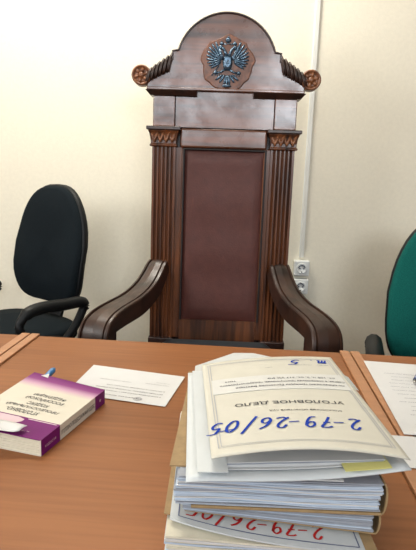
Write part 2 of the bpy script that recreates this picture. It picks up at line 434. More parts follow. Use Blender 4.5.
# frieze
part('frieze', MB().bb(-.19, .19, .004, .05, 1.353, 1.488), M['wood_h'], th)
for sx in (-1, 1):
    part('corner_block', MB().bb(min(sx*.192, sx*.277), max(sx*.192, sx*.277), -.006, .055, 1.354, 1.468), M['wood_h'], th, bevel=.003)
# capitals
for sx in (-1, 1):
    xc = sx*.234; mb = MB()
    lv = [(1.277, .053, .012), (1.283, .055, .014), (1.288, .050, .010), (1.300, .0505, .010), (1.325, .055, .014), (1.338, .061, .020)]
    mb.loft([[(xc-w_, -d_, z), (xc+w_, -d_, z), (xc+w_, .05, z), (xc-w_, .05, z)] for z, w_, d_ in lv])
    part('capital', mb, M['wood'], th, bevel=.002)
    mb = MB()
    for q in range(4):
        for s2 in (-1, 1):
            x = xc-.0345+q*.023
            mx = Matrix.Translation((x+s2*.0055, -.0145-.002*s2, 1.312)) @ Matrix.Rotation(s2*R(22), 4, 'Y') @ Matrix.Rotation(R(-8), 4, 'X')
            mb.ell((0, 0, 0), (.0060, .006, .026), mx, nu=8, nv=5)
    part('leaf_relief', mb, M['carve'], th, smooth=True)
    w_ = .0665
    part('abacus', MB().bb(xc-w_, xc+w_, -.027, .05, 1.339, 1.353), M['wood_dark'], th, bevel=.003)
# pilasters with flutes
for sx in (-1, 1):
    x0, x1 = .186, .279; nfl = 5; mrg = .006
    pts = [(x0, .06), (x0, 0)]
    wf = (x1-x0-2*mrg)/nfl
    for q in range(nfl):
        c = x0+mrg+wf*(q+.5); rr = wf*.34
        for j in range(7):
            a = PI-PI*j/6; pts.append((c+rr*math.cos(a), rr*1.5*math.sin(a)))
    pts += [(x1, 0), (x1, .06)]
    pts = [(sx*x, y) for x, y in pts]
    mb = MB(); mb.prism_z(pts, .42, 1.277)
    part('pilaster', mb, M['wood'], th)
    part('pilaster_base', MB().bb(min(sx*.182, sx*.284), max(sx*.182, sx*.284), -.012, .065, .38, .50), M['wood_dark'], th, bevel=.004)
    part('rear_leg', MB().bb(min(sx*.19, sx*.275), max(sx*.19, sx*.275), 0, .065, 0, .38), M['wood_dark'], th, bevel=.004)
    part('stile', MB().bb(min(sx*.160, sx*.187), max(sx*.160, sx*.187), .006, .05, .50, 1.278), M['wood'], th, bevel=.003)
    bx_ = .007+sx*.1605
    part('panel_bead', MB().bb(bx_-.0035, bx_+.0035, .001, .02, .578, 1.272), M['bead'], th, bevel=.002)
    part('panel_inlay', MB().bb(min(bx_, sx*.163), max(bx_, sx*.163), .008, .04, .578, 1.272), M['wood'], th)
# top rail, convex
part('top_rail', MB().bb(-.170, .170, -.001, .05, 1.276, 1.350), M['wood_h'], th, bevel=.008)
part('panel_bead', MB().bb(-.157, .170, .001, .02, 1.268, 1.275), M['bead'], th, bevel=.002)
part('bottom_rail', MB().bb(-.160, .160, .010, .05, .49, .578), M['wood'], th)
# leather panel
def pan(s, t):
    x = -.150+.314*s; z = .578+.690*t
    e = min(1, min(s, 1-s)*9)*min(1, min(t, 1-t)*16)
    return (x, .016-.010*e**.5-.0012*math.sin(x*40+z*9)*e-.001*math.sin(z*31)*e, z)
part('leather_back', MB().grid(pan, 40, 60), M['leather'], th, smooth=True)
# dark vertical edge of back board
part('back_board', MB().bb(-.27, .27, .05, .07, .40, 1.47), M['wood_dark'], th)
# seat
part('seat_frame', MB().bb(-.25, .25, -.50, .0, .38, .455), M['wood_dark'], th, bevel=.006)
def seatf(s, t):
    x = -.242+.484*s; y = -.505+.50*t
    e = max(0, min(1, min(s, 1-s)*8))*max(0, min(1, min(t, 1-t)*8))
    return (x, y, .47+.045*math.sin(PI/2*e))
part('seat', MB().grid(seatf, 24, 24, th=.02), M['seatleather'], th, smooth=True)
# arms
AP = [(.246, -.012, .827), (.250, -.03, .818), (.262, -.062, .785), (.276, -.10, .755), (.296, -.15, .731), (.318, -.20, .715), (.342, -.25, .705), (.365, -.30, .695), (.383, -.345, .682), (.396, -.378, .660), (.402, -.398, .625), (.404, -.402, .575), (.400, -.395, .52)]
for sx in (-1, 1):
    P = smooth_path([(sx*a, b, c) for a, b, c in AP], 9)
    W = Vector((.95, sx*.31*1, 0)).normalized()
    rings = []
    for i, p in enumerate(P):
        f = i/(len(P)-1)
        tt = (P[min(i+1, len(P)-1)]-P[max(i-1, 0)]).normalized()
        nn = W.cross(tt).normalized(); nn = nn if nn.z > 0 or i > len(P)*.8 else -nn
        if i and nn.dot(pn) < 0: nn = -nn
        pn = nn
        p = p+Vector((-.022*f, 0, 0)); hw = .042+.020*f; thk = .038+.03*math.sin(PI*min(1, f*1.1)) 
        prof = [(-hw, -thk), (-hw, -.004), (-hw+.003, 0), (-hw+.011, .002), (-hw+.013, -.006), (-hw+.018, -.006), (-hw+.021, .0), (0, .003),
                (hw-.021, .0), (hw-.018, -.006), (hw-.013, -.006), (hw-.011, .002), (hw-.003, 0), (hw, -.004), (hw, -thk)]
        rings.append([tuple(p+W*a+nn*b) for a, b in prof])
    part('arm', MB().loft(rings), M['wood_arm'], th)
    # front post of the arm
    c = Vector((sx*.385-.02, -.345, 0))
    mb = MB(); rings = []
    for z, hw, hd in ((0, .032, .032), (.05, .036, .036), (.30, .03, .03), (.42, .034, .036), (.54, .040, .045), (.62, .040, .045), (.655, .036, .03)):
        rings.append([tuple(c+W*a*hw+Vector((-W.y, W.x, 0))*b*hd+Vector((0, 0, z))) for a, b in ((-1, -1), (1, -1), (1, 1), (-1, 1))])
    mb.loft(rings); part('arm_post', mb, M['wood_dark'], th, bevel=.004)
    mb = MB(); mb.tube([(sx*.24, -.42, .42), (sx*.385, -.345, .42)], .025, 8)
    part('stretcher', mb, M['wood_dark'], th)

# emblem -------------------------------------------------------------------
EX, EZ = .004, 1.592
pts = []
for i in range(60):
    a = 2*PI*i/60; r = .100+.0035*math.sin(5*a+.6)+.003*math.sin(9*a)+.0015*math.sin(17*a)
    pts.append((EX+r*math.cos(a), EZ+r*math.sin(a)*.98))
med = part('medallion', MB().prism_y(pts, -.010, 0), M['medal'], th, bevel=.004)
mb = MB(); sc = .094
def el(x, z, a, l, w_, d=.006, y=-.012):
    mx = Matrix.Translation((EX+x*sc, y, EZ+z*sc)) @ Matrix.Rotation(R(a), 4, 'Y')
    mb.ell((0, 0, 0), (w_*sc, d, l*sc), mx, nu=10, nv=6)
def tb(pl, r, y=-.013): mb.tube([(EX+x*sc, y, EZ+z*sc) for x, z in pl], r, 6)
el(0, .02, 0, .36, .20, .008)                       # body
for sx in (-1, 1):
    tb([(sx*.06, .25), (sx*.10, .40), (sx*.17, .52), (sx*.26, .58)], [.008, .0065, .0055, .005])
    el(sx*.28, .58, 0, .09, .10, .007)
    el(sx*.40, .55, sx*70+90 if sx < 0 else 110, .09, .035, .004)  # beak
    el(sx*.26, .73, 0, .06, .10, .005); el(sx*.26, .80, 0, .035, .03, .004)
    # wing arm
    tb([(sx*.15, .12), (sx*.26, .30), (sx*.34, .52)], [.006, .006, .004])
    for q in range(9):
        an = R(22+12*q); L = .86-.30*(q/8)**1.3
        el(sx*(.20+math.sin(an)*L*.55), .04+math.cos(an)*L*.55, sx*math.degrees(an), L*.46, .050, .005)
    for q in range(6):
        an = R(20+17*q); L = .36
        el(sx*(.20+math.sin(an)*L*.6), .04+math.cos(an)*L*.6, sx*math.degrees(an), L*.45, .045, .006, -.015)
    # legs
    tb([(sx*.10, -.25), (sx*.25, -.36), (sx*.42, -.38)], [.005, .004, .003])
    el(sx*.47, -.38, 0, .075, .085, .006)
    for q in range(3): el(sx*(.30+.09*q), -.47, sx*(30-30*q), .06, .02, .004)
    for q in range(3): el(sx*(.08+.12*q), -.66+.05*q, sx*(-14-20*q), .21, .05, .005)
tb([(-.62, -.50), (-.34, -.12)], .0022)
el(0, -.68, 0, .24, .055, .006); el(0, -.88, 0, .07, .20, .006)
el(0, .86, 0, .10, .12, .007); el(0, .97, 0, .05, .02, .004); el(0, .97, 90, .045, .02, .004)
tb([(-.26, .76), (-.10, .70), (0, .74), (.10, .70), (.26, .76)], .0018)
part('eagle_emblem', mb, M['eagle'], med, smooth=True, label='blue-black double-headed eagle emblem')
mb = MB(); sh = [(-.13, .20), (.13, .20), (.13, -.05), (.07, -.15), (0, -.2), (-.07, -.15), (-.13, -.05)]
mb.prism_y([(EX+x*sc, EZ+z*sc) for x, z in sh], -.023, -.014)
part('shield', mb, M['eagle'], med, bevel=.001)
mb = MB(); mb.tube([(EX-.004, -.0245, EZ-.006), (EX-.001, -.0245, EZ+.003), (EX+.003, -.0245, EZ+.009)], .0017, 6); mb.ell((EX+.001, -.0245, EZ-.003), (.005, .0012, .0025))
part('rider_relief', mb, M['eagle'], med)

# ------------------------------------------------------------------ office chairs
def office_chair(label, loc, rz, fab, drop):
    t = thing('office_chair', label, 'chair', loc, rz, 'swivel office chairs')
    def outline(hw, z0, z1, k=24, taper=.19):
        pts = []
        for i in range(k):
            a = 2*PI*i/k; c, s_ = math.cos(a), math.sin(a)
            e = .52 if s_ < 0 else .74
            x = math.copysign(abs(c)**e, c); z = math.copysign(abs(s_)**(.55 if s_ < 0 else .74), s_)
            zz = (z0+z1)/2+(z1-z0)/2*z
            wf = 1-taper*max(0, z) 
            pts.append((x*hw*wf, zz))
        return pts
    def bow(x, z): return .20-.05*(.5-abs((z-.62)/.52-.5))*0+.045*(z-.62)/.5-.05*max(0, 1-abs(z-.75)/.18)*.4-(.25*x*x*-1)*-1
    rings = []
    z0, z1, hw = (.54 if drop else .610), 1.108, .203
    for sc_, dy in ((.90, -.048), (.965, -.040), (.99, -.026), (.99, -.012)):
        zc_ = (z0+z1)/2
        rings.append([(x*sc_, bow(x, z)+dy, zc_+(z-zc_)*(1-(1-sc_)*.6)) for x, z in outline(hw, z0, z1, 40)])
    rings.insert(0, [(x*.5, bow(x*.5, zc_+(z-zc_)*.55)-.052, zc_+(z-zc_)*.55) for x, z in outline(hw, z0, z1, 40)])
    rings.insert(0, [(x*.02, bow(0, zc_)-.052, zc_+(z-zc_)*.02) for x, z in outline(hw, z0, z1, 40)])
    part('backrest', MB().loft(rings), fab, t, smooth=True)
    rings = [[(x*sc_, bow(x, z)+dy, zc_+(z-zc_)*sc_) for x, z in outline(hw, z0, z1, 40)] for sc_, dy in ((1.0, -.022), (1.02, -.012), (1.02, .002), (.95, .018), (.5, .026), (.02, .028))]
    part('back_shell', MB().loft(rings), M['plastic'], t, smooth=True)
    mb = MB()
    mb.loft([[(a*w_, y+b*.010, z) for a, b in ((-1, -1), (1, -1), (1, 1), (-1, 1))] for y, z, w_ in ((.21, .86, .03), (.225, .74, .034), (.235, .60, .036), (.20, .50, .036), (.10, .455, .036))])
    part('back_bracket', mb, M['plastic'], t, bevel=.004)
    def so(hx, hy, k=32): return [(math.copysign(abs(math.cos(2*PI*i/k))**.55, math.cos(2*PI*i/k))*hx, math.copysign(abs(math.sin(2*PI*i/k))**.55, math.sin(2*PI*i/k))*hy) for i in range(k)]
    rings = [[(x, y-.03, z) for x, y in so(hx, hy)] for z, hx, hy in ((.485, .225, .215), (.50, .235, .225), (.535, .235, .225), (.55, .22, .21), (.556, .12, .11), (.557, .01, .01))]
    part('seat', MB().loft(rings), fab, t, smooth=True)
    part('seat_pan', MB().loft([[(x, y-.03, z) for x, y in so(hx, hy)] for z, hx, hy in ((.462, .15, .15), (.475, .22, .21), (.486, .226, .216))]), M['plastic'], t, smooth=True)
    for sx in (-1, 1):
        path = [(sx*.235, -.03, .475), (sx*.262, .0, .50), (sx*.275, .06, .56), (sx*.275, .105, .62), (sx*.275, .115, .648), (sx*.275, .09, .662), (sx*.275, .02, .665), (sx*.275, -.10, .672), (sx*.275, -.165, .660),
                (sx*.275, -.195, .62), (sx*.275, -.17, .575), (sx*.275, -.11, .545), (sx*.27, -.04, .535), (sx*.262, .01, .52)]
        if drop: path = [(x*.88, y, z-.012) for x, y, z in path]
        P = smooth_path(path, 4); n = len(P)
        part('armrest', MB().tube(P, [(.017+.006*(1 if .25 < i/n < .62 else 0))*(1.35 if drop else 1) for i in range(n)], 10), M['plastic'], t, smooth=True)
    for ch in t.children: ch.location.z = -drop
    mb = MB(); n = 16
    mb.loft([[(r*math.cos(2*PI*i/n), r*math.sin(2*PI*i/n), z) for i in range(n)] for r, z in ((.028, .09), (.028, .28), (.016, .28), (.016, .465-drop))])
    part('gas_lift', mb, M['plastic'], t, smooth=False)
    for q in range(5):
        a = 2*PI*q/5+.3; d = Vector((math.cos(a), math.sin(a), 0)); e = Vector((-d.y, d.x, 0))
        mb = MB(); mb.loft([[tuple(d*r+e*s1*w_+Vector((0, 0, z+s2*h_))) for s1, s2 in ((-1, -1), (1, -1), (1, 1), (-1, 1))] for r, z, w_, h_ in ((.02, .10, .025, .02), (.15, .09, .022, .016), (.28, .07, .016, .010))])
        lg = part('base_arm', mb, M['plastic'], t, bevel=.003)
        mb = MB(); c = d*.275
        for s1 in (-1, 1):
            rg = [[tuple(c+e*(s1*.016+yy)+Vector((d.x*.026*math.cos(2*PI*i/14), d.y*.026*math.cos(2*PI*i/14), .0265+.026*math.sin(2*PI*i/14)))) for i in range(14)] for yy in (-.009, .009)]
            mb.loft(rg)
        part('caster', mb, M['plastic'], lg)
    return t
office_chair('black office chair with closed loop armrests turned sideways, left of the throne', (-.842, 2.11, 0), R(-31), M['fabric_d'], 0)
office_chair('green fabric office chair cut off by the right edge of the photo', (.780, 1.76, 0), R(-14), M['fabric_g'], .06)

# ------------------------------------------------------------------ desks
DR = R(-2.3); D0 = (-.082, 1.296)
def desk(label, x0, x1, strips, group='courtroom desks'):
    cx = (x0+x1)/2; c, s_ = math.cos(DR), math.sin(DR)
    t = thing('desk', label, 'desk', (D0[0]+cx*c, D0[1]+cx*s_, 0), DR, group)
    a, b = x0-cx, x1-cx; dep = -.98
    ia = a+(.024 if -1 in strips else 0); ib = b-(.024 if 1 in strips else 0)
    part('desktop', MB().bb(ia, ib, dep, 0, .722, .75), M['lam'], t, bevel=.0015)
    for q in strips:
        e0, e1 = (a, a+.0235) if q < 0 else (b-.0235, b)
        part('edge_strip', MB().bb(e0+.0008, e1-.0008, dep-.004, .006, .716, .7545), M['band'], t, bevel=.0015)
    for e in (a+.03, b-.03-.02):
        part('side_panel', MB().bb(e, e+.02, dep+.03, -.03, .0, .722), M['lam'], t)
    part('modesty_panel', MB().bb(a+.052, b-.052, -.12, -.102, .25, .722), M['lam'], t)
    return t
desk('orange-brown laminate desk in the middle, carrying the case files and the law code', -.4045, .4055, (-1, 1))
desk('laminate desk at the left edge, its corner just showing', -1.80, -.4065, (1,))
desk('laminate desk on the right with the long text sheet and a pen', .4075, 1.80, (-1,))

# ------------------------------------------------------------------ papers on the desks
def flat_sheet(name, label, cat, pts, z, m, group=None, curl=.0, loc=None):
    xs = sum(p[0] for p in pts)/4; ys = sum(p[1] for p in pts)/4
    t = thing(name, label, cat, (xs, ys, z), 0, group)
    A, B, C_, D_ = [Vector((p[0]-xs, p[1]-ys, 0)) for p in pts]   # near-left, near-right, far-right, far-left
    def Fn(s, t_):
        p = (A.lerp(B, s)).lerp(D_.lerp(C_, s), t_); e = max(abs(s-.5), abs(t_-.5))*2
        return (p.x, p.y, .0009+curl*max(0, e-.7)**2)
    part('page', MB().grid(Fn, 16, 16, th=.0005), m, t, smooth=False)
    return t, Fn
# small notice beside the law code (upside down to the camera)
NL, NR, FR, FL = (-.290, .960), (-.094, .917), (-.069, 1.068), (-.274, 1.115)
t, Fn = flat_sheet('notice_sheet', 'small white printed notice lying just beyond the purple book', 'paper', (NL, NR, FR, FL), .75, M['paper'], curl=.012)
def plc(Fn, w_, h_, lift=.0003):          # upside-down placing: text x runs right->left, text y up = toward camera
    def f(x, y):
        q = Fn(1-x/w_, y*0+(1-y/h_)*1.0)
        return (q[0], q[1], q[2]+lift)
    return f
f = plc(Fn, .21, .148)
def f2(x, y): return f(x, .148-(.148-y))
mb = MB(); mg = MB()
# near edge (camera side) carries the top of the text
ink_text(mb, 'Генеральная прокуратура', (.055, .128), .10, .0045, f, bold=.02)
for r0, a, b in ((.122, .03, .19),):
    pass
lines = ['о направлении сообщения о проведении заседания', 'настоящим уведомляем, что слушание дела назначено', 'и состоится в помещении областного суда']
for i, l in enumerate(lines): ink_text(mb, l, (.02, .110-i*.013), .165-.02*i, .0045, f, bold=.01)
ink_text(mg, 'Судья областного суда', (.02, .055), .05, .0045, f, bold=.02); ink_text(mg, 'подпись', (.02, .045), .03, .003, f)
ink_text(mg, 'секретарь судебного заседания', (.10, .060), .07, .0045, f, bold=.02)
part('heading', mb, M['ink'], t); part('body_text', mg, M['ink_g'], t)
# round stamp: in the photo it sits near the camera-side edge
mb = MB()
cx, cy = .062, .132
# ------------------------------------------------------------------ (stamp ring)
for rr in (.0085, .006):
    pr = [(cx+rr*math.cos(2*PI*i/20), cy-.0+rr*.9*math.sin(2*PI*i/20)) for i in range(21)]
    for a, b in zip(pr, pr[1:]): ink_line(mb, a, b, .0014, lambda x, y: f(x, min(.147, y)), n=1)
ink_text(mb, '*', (cx-.004, cy-.004), .008, .008, f)
part('round_stamp', mb, M['ink_g'], t)

# right-hand long sheet
t, Fn = flat_sheet('text_sheet', 'long white sheet of handwritten lines lying on the right desk', 'paper', ((.315, .842), (.545, .835), (.56, 1.185), (.340, 1.209)), .7548, M['paper'], curl=.01)
f = plc(Fn, .23, .36)
mg = MB()
rnd = random.Random(3)
for i in range(15):
    y = .335-i*.019
    words = ' '.join(''.join(rnd.choice('иемнушсопат') for _ in range(rnd.randint(3, 8))) for _ in range(6))
    ink_text(mg, words, (.02, y), .175+rnd.uniform(-.01, .01), .004, f, shear=.3)
part('text_lines', mg, M['ink_b2'], t)
# ball pen on it
t = thing('ballpoint_pen', 'dark blue ballpoint pen lying on the long sheet at right', 'pen', (.462, 1.168, .762), R(-28))
part('barrel', MB().tube([(0, 0, 0), (.0, -.012, 0), (0, -.10, 0)], [.0045, .005, .005], 12), M['pen_d'], t, smooth=True)
part('tip', MB().tube([(0, -.10, 0), (0, -.118, 0)], [.0045, .001], 10), M['chrome'], t, smooth=True)
part('clip', MB().bb(-.0015, .0015, -.045, -.004, .0055, .007), M['chrome'], t)
# small white sheet at the lower right
t, Fn = flat_sheet('blank_sheet', 'plain white sheet at the right edge, next to the tip of the top case file', 'paper', ((.262, .738), (.43, .722), (.44, .828), (.262, .838)), .7548, M['paper'], curl=.01)

def warp(mb):
    mb.v = [(x, y, z*(1+.50*max(0, min(1, -x/.148))*(.25+.75*max(0, min(1, y/.205))))) for x, y, z in mb.v]
    return mb
# ------------------------------------------------------------------ law code book
BR = R(-14.5)
bk = thing('law_code_book', 'thick paperback law code with purple and cream cover at the left', 'book', (-.259, .727, .75), BR)
BW, BL, BH = .148, .205, .026
mb = MB(); n = 14
for i in range(n):
    z0 = .0012+(BH-.0024)*i/n; z1 = .0012+(BH-.0024)*(i+.85)/n; j = random.uniform(0, .0012)
    mb.bb(-BW+.002+j, -.001, .001+j, BL-.001-j, z0, z1)
part('pages', warp(mb), M['paper_c'], bk)
part('back_cover', MB().bb(-BW, 0, 0, BL, 0, .0011), M['bcream'], bk)
part('front_cover', warp(MB().grid(lambda s, t_: (-BW+(BW+.0005)*s, BL*t_, BH), 12, 12, th=.0011)), M['bcover'], bk)
def sp(y0, y1, m): return MB().bb(-.0012, .0007, y0, y1, .0002, BH-.0001)
part('spine', MB().bb(-.0012, .0006, 0, BL, .0002, BH-.0002), M['bcream'], bk)
part('spine_band', MB().bb(-.0008, .0010, .001, .052, .0003, BH-.0002), M['bpurple'], bk, label='purple band at the near end of the spine')
part('spine_band', MB().bb(-.0008, .0010, .168, BL-.001, .0003, BH-.0002), M['bpurple'], bk, label='purple band at the far end of the spine')
def ft(x, y): return (-x, -y, BH+.0003)
fb = lambda x, y: (-x, .205-y, BH+.0003)       # x: from spine leftwards; y: height on the cover, top of cover = near end
fc = lambda x, y: (-x, y*-1, BH+.0003)
def ftext(mb, s, x, yn, w_, h_, shear=.0, bold=.0, lift=.0003):
    # text's top faces the camera: base line at local y = yn+h_, top at yn
    ink_text(mb, s, (x, 0), w_, h_, lambda a, b: (-a, yn+h_-b, BH+lift), shear, bold)
mb = MB()
ftext(mb, 'УГОЛОВНО-', .050, .064, .060, .0115, .15, .014)
ftext(mb, 'ПРОЦЕССУАЛЬНЫЙ', .022, .079, .098, .0115, .15, .014)
ftext(mb, 'КОДЕКС', .050, .094, .040, .0115, .15, .014)
ftext(mb, 'РОССИЙСКОЙ', .032, .110, .072, .0115, .15, .014)
ftext(mb, 'ФЕДЕРАЦИИ', .036, .126, .062, .0115, .15, .014)
part('cover_title', warp(mb), M['ink'], bk)
mb = MB()
pat = [(.060, .047), (.072, .051), (.13, .051), (.147, .046), (.147, .040), (.128, .036), (.118, .026), (.100, .022), (.088, .030), (.066, .033), (.06, .040)]
mb.prism_z([(-x, y) for x, y in pat][::-1], BH, BH+.0003)
mb.bb(-.055, -.004, .0495, .0515, BH, BH+.0003)
part('cover_patch', warp(mb), M['bpink'], bk)
mb = MB(); ftext(mb, 'официальный текст', .030, .014, .075, .0035)
part('series_line', warp(mb), M['bpink'], bk)
mb = MB(); ink_text(mb, 'УГОЛОВНО-ПРОЦЕССУАЛЬНЫЙ КОДЕКС', (.055, .007), .110, .011, lambda a, b: (.0013, a, b), 0, .012)
part('spine_title', mb, M['ink'], bk)
mb = MB(); ink_text(mb, 'КОДЕКС РФ', (.010, .009), .030, .005, lambda a, b: (.0016, a, b), 0, .01); part('spine_mark', mb, M['bpink'], bk); mb = MB(); ink_text(mb, '*', (.182, .010), .006, .006, lambda a, b: (.0016, a, b), 0, .02)
part('spine_mark', mb, M['bpink'], bk)
mb = MB(); mb.add([(-.128, BL-.008, BH+.0006), (-.112, BL-.010, BH+.0006), (-.119, BL+.006, BH+.0006), (-.128, BL-.008, BH+.0009), (-.112, BL-.010, BH+.0009), (-.119, BL+.006, BH+.0009)], [(0, 2, 1), (3, 4, 5), (0, 1, 4, 3), (1, 2, 5, 4), (2, 0, 3, 5)])
tag(part('bookmark_slip', warp(mb), M['paper'], None), 'tiny white paper bookmark poking over the far edge of the law code', 'bookmark')
o = bpy.data.objects['bookmark_slip']; o.location = (-.259, .727, .75); o.rotation_euler = (0, 0, BR)
t = thing('blue_pen', 'bright blue pen with its cap poking out behind the purple book', 'pen', (-.352, .990, .7545), R(-16))
part('barrel', MB().tube([(0, 0, .0), (0, .03, .006)], .0042, 12), M['sleeve'], t, smooth=True)
part('cap', MB().tube([(0, .020, .0045), (0, .026, .006), (0, .046, .0115), (0, .052, .013)], [.0055, .0062, .0064, .0035], 12), M['pen'], t, smooth=True)
# crumpled papers on the near end of the book
def crum(dx, dz, seed):
    def Fn(s, t_):
        x = -.190+.155*s+dx; y = -.013-.004*math.sin(seed+s*4)+.034*t_
        if s > .8: y += (s-.8)*.07*(1-t_)
        z = BH+.0015+dz+.0045*abs(math.sin(seed+s*7+t_*2))*(.3+.7*(1-t_))
        return (x, y, z)
    return Fn
for k, (dx, dz, sd, lb) in enumerate(((-.02, .0, 1.2, 'lower crumpled white slip lying over the near end of the purple book'), (.0, .0065, 2.9, 'upper crumpled white slip on the near end of the purple book'))):
    o = part('paper_slip', MB().grid(crum(dx, dz, sd), 20, 6, th=.0005), M['paper'], None, smooth=True)
    tag(o, lb, 'paper', 'crumpled slips on the law code'); o.location = (-.259, .727, .75); o.rotation_euler = (0, 0, BR)

# ------------------------------------------------------------------ stack of case files
def bundle(w_, d, z0, z1, n, jit, wob, mix, seed, nx=14):
    rnd = random.Random(seed); mb = MB(); th_ = (z1-z0)/n; ph = rnd.uniform(0, 6); drift = 0
    for i in range(n):
        drift += rnd.uniform(-jit, jit)*.6; drift = max(-jit*1.5, min(jit*1.5, drift))
        ox = rnd.uniform(-jit, jit)+drift; oy = rnd.uniform(-jit, jit)*.7; mi = rnd.choice(mix); g = .86+rnd.uniform(0, .12)
        q = i/n; amp = wob*(1-abs(2*q-1)**4)
        def Fn(s, t_, ox=ox, oy=oy, q=q, amp=amp, g=g):
            x = -w_/2+w_*s+ox; y = oy+(d-oy)*t_
            z = z0+(i+1)*th_+amp*math.sin(s*5+ph+q*1.5)*(1-t_)+amp*.4*math.sin(s*11+i)*(1-t_)
            return (x, y, z)
        mb.grid(Fn, nx, 2, mi, th=th_*g)
    return mb
PM = [M['paper'], M['paper_b'], M['paper_g'], M['paper_c']]
def U_cover(w_, d, z0, z1, thk, left_out=0., front=True, near=.0):
    mb = MB()
    mb.bb(-w_/2, w_/2+.004, -near, d, z0, z0+thk)
    k = 8; rings = []
    mb2 = MB()
    if front: mb2.bb(-w_/2-left_out, w_/2+.004, 0, d, z1-thk, z1)
    prof = []
    for i in range(k+1):
        a = -PI/2+PI*i/k
        prof.append((w_/2+.004+.005*math.cos(a), (z0+z1)/2+(z1-z0)/2*math.sin(a)))
    inner = [(w_/2+.004+.003*math.cos(-PI/2+PI*i/k), (z0+z1)/2+((z1-z0)/2-thk)*math.sin(-PI/2+PI*i/k)) for i in range(k+1)]
    sp_ = MB().prism_y(prof+inner[::-1], -near, d)
    return mb, mb2, sp_
def warp_z(mb, f_):
    mb.v = [(x, y, f_(x, z)) for x, y, z in mb.v]; return mb
u_ = lambda x: max(0, min(1, (x+.1)/.2))
w3 = lambda x, z: .0270-(.0270-z)*(.45+.55*u_(x))
w4 = lambda x, z: z*(1+.24*(1-u_(x)))
# --- bottom volume
v4 = thing('case_file', 'bottom case file of the stack, cream cover with the red number', 'folder', (.058, .478, .75), R(1.5), 'case files in the stack')
part('pages', warp_z(bundle(.206, .285, .002, .054, 26, .0022, .0012, (0, 3, 3, 3, 1), 11), w4), PM, v4)
part('back_cover', MB().bb(-.105, .108, -.002, .29, 0, .0018), M['kraft'], v4)
part('spine', MB().bb(.104, .1085, -.002, .29, .0018, .056), M['cover'], v4, bevel=.001)
def c4(s, t_): return (-.101+.209*s, -.008+.026*(1-s)**3*(1-t_)+.294*t_, w4(-.101+.209*s, .0590))
fc4 = part('front_cover', MB().grid(c4, 20, 30, th=.0016), M['cover_w'], v4, smooth=False)
pl4 = lambda x, y: (lambda q: (q[0], q[1], q[2]+.0004))(c4(1-x/.214, (y)/.294))
def pl4u(x, y): return pl4(x, .05-y)       # text y up = toward the camera
mb = MB()
handwriting(mb, '2-79-26/05', (.050, .014), .0155, .021, .0023, pl4u)
part('red_case_number', mb, M['ink_r'], fc4, label='handwritten red case number')
mb = MB()
for o_, w_ in ((.009, .0013),):
    ink_line(mb, (.018, o_), (.205, o_), w_, pl4); ink_line(mb, (.018, o_), (.018, .28), w_, pl4); ink_line(mb, (.205, o_), (.205, .28), w_, pl4)
part('frame_lines', mb, M['lineb'], fc4)
mb = MB(); ink_line(mb, (.0065, .0), (.0065, .29), .0125, pl4, n=20)
part('spine_label', mb, M['kraft'], fc4)
mb = MB(); mb.prism_z([(-.108, .030), (-.094, .026), (-.092, .20), (-.106, .20)], .0695, .0710)
part('kraft_flap', mb, M['kraft'], v4, label='brown card flap sticking out at the left')
# --- third volume
v3 = thing('case_file', 'thin grey-paged case file in brown board, second from the bottom of the stack', 'folder', (.068, .502, .8112), R(-.5), 'case files in the stack')
part('pages', warp_z(bundle(.196, .275, .002, .0250, 18, .0010, .0004, (2, 2, 2, 1), 21), w3), PM, v3)
bmb, fmb, smb = U_cover(.194, .285, 0, .0270, .0014, .01)
part('back_cover', warp_z(bmb, w3), M['kraft'], v3); part('front_cover', fmb, M['kraft'], v3); part('spine', smb, M['kraft'], v3)
# --- second volume
v2 = thing('case_file', 'thick case file of white and bluish pages in brown board, under the top file', 'folder', (.066, .492, .8385), R(.8), 'case files in the stack')
part('pages', bundle(.206, .285, .0035, .0335, 24, .0016, .0014, (0, 1, 1, 1, 2, 2), 31), PM, v2)
bmb, fmb, smb = U_cover(.202, .29, 0, .0355, .0022, .010)
part('back_cover', MB().bb(-.088, .105, -.0015, .29, 0, .0030), M['kraft'], v2, bevel=.001)
part('spine', smb, M['kraft'], v2)
part('front_cover', MB().prism_z([(-.112, .018), (.105, .02), (.105, .29), (-.107, .29), (-.105, .23)], .0338, .0355), M['kraft'], v2)
# --- file sticking out behind and to the left
t = thing('document_file', 'pale plastic file poking out from under the top case file, beyond its far edge', 'file', (.03, .50, .8743), 0)
part('sleeve', MB().prism_z([(-.058, -.012), (.10, -.008), (.095, .340), (.028, .375), (-.004, .372), (-.066, .30)], 0, .0013), M['sleeve'], t)
# --- top volume
ZT = .8758
v1 = thing('case_file', 'topmost case file, cream printed cover with blue handwritten number', 'folder', (0, .48, ZT), 0, 'case files in the stack')
c_nl = Vector((-.003, .004, .0215)); c_nr = Vector((.195, .017, .0235)); c_fr = Vector((.174, .320, .0235)); c_fl = Vector((-.024, .270, .0205))
def c1(s, t_):
    p = c_nl.lerp(c_nr, s).lerp(c_fl.lerp(c_fr, s), t_)
    b = max(0, math.sin(PI*s))**.9
    return (p.x, p.y, p.z+b*(.006+.005*(1-t_)**2)+.003*math.sin(PI*t_)*0)
fc1 = part('front_cover', MB().grid(c1, 40, 40, th=.0010), M['cover'], v1, smooth=True)
CWd, CLn = .198, .30
def pl1(x, y, lift=.0006):     # x from right edge leftwards; y from the near edge away
    q = c1(1-x/CWd, y/CLn); return (q[0], q[1], q[2]+lift)
def text1(mb, s, xa, xb, yn, h_, **k):   # s-range in s coordinate (right start), near y
    ink_text(mb, s, ((1-xb)*CWd, 0), (xb-xa)*CWd, h_, lambda a, b: pl1(a, yn+h_-b), **k)
mb = MB(); text1(mb, 'УГОЛОВНОЕ ДЕЛО', .17, .84, .120, .0105, bold=.012)
text1(mb, 'Московский областной суд', .36, .79, .097, .0055, bold=.005)
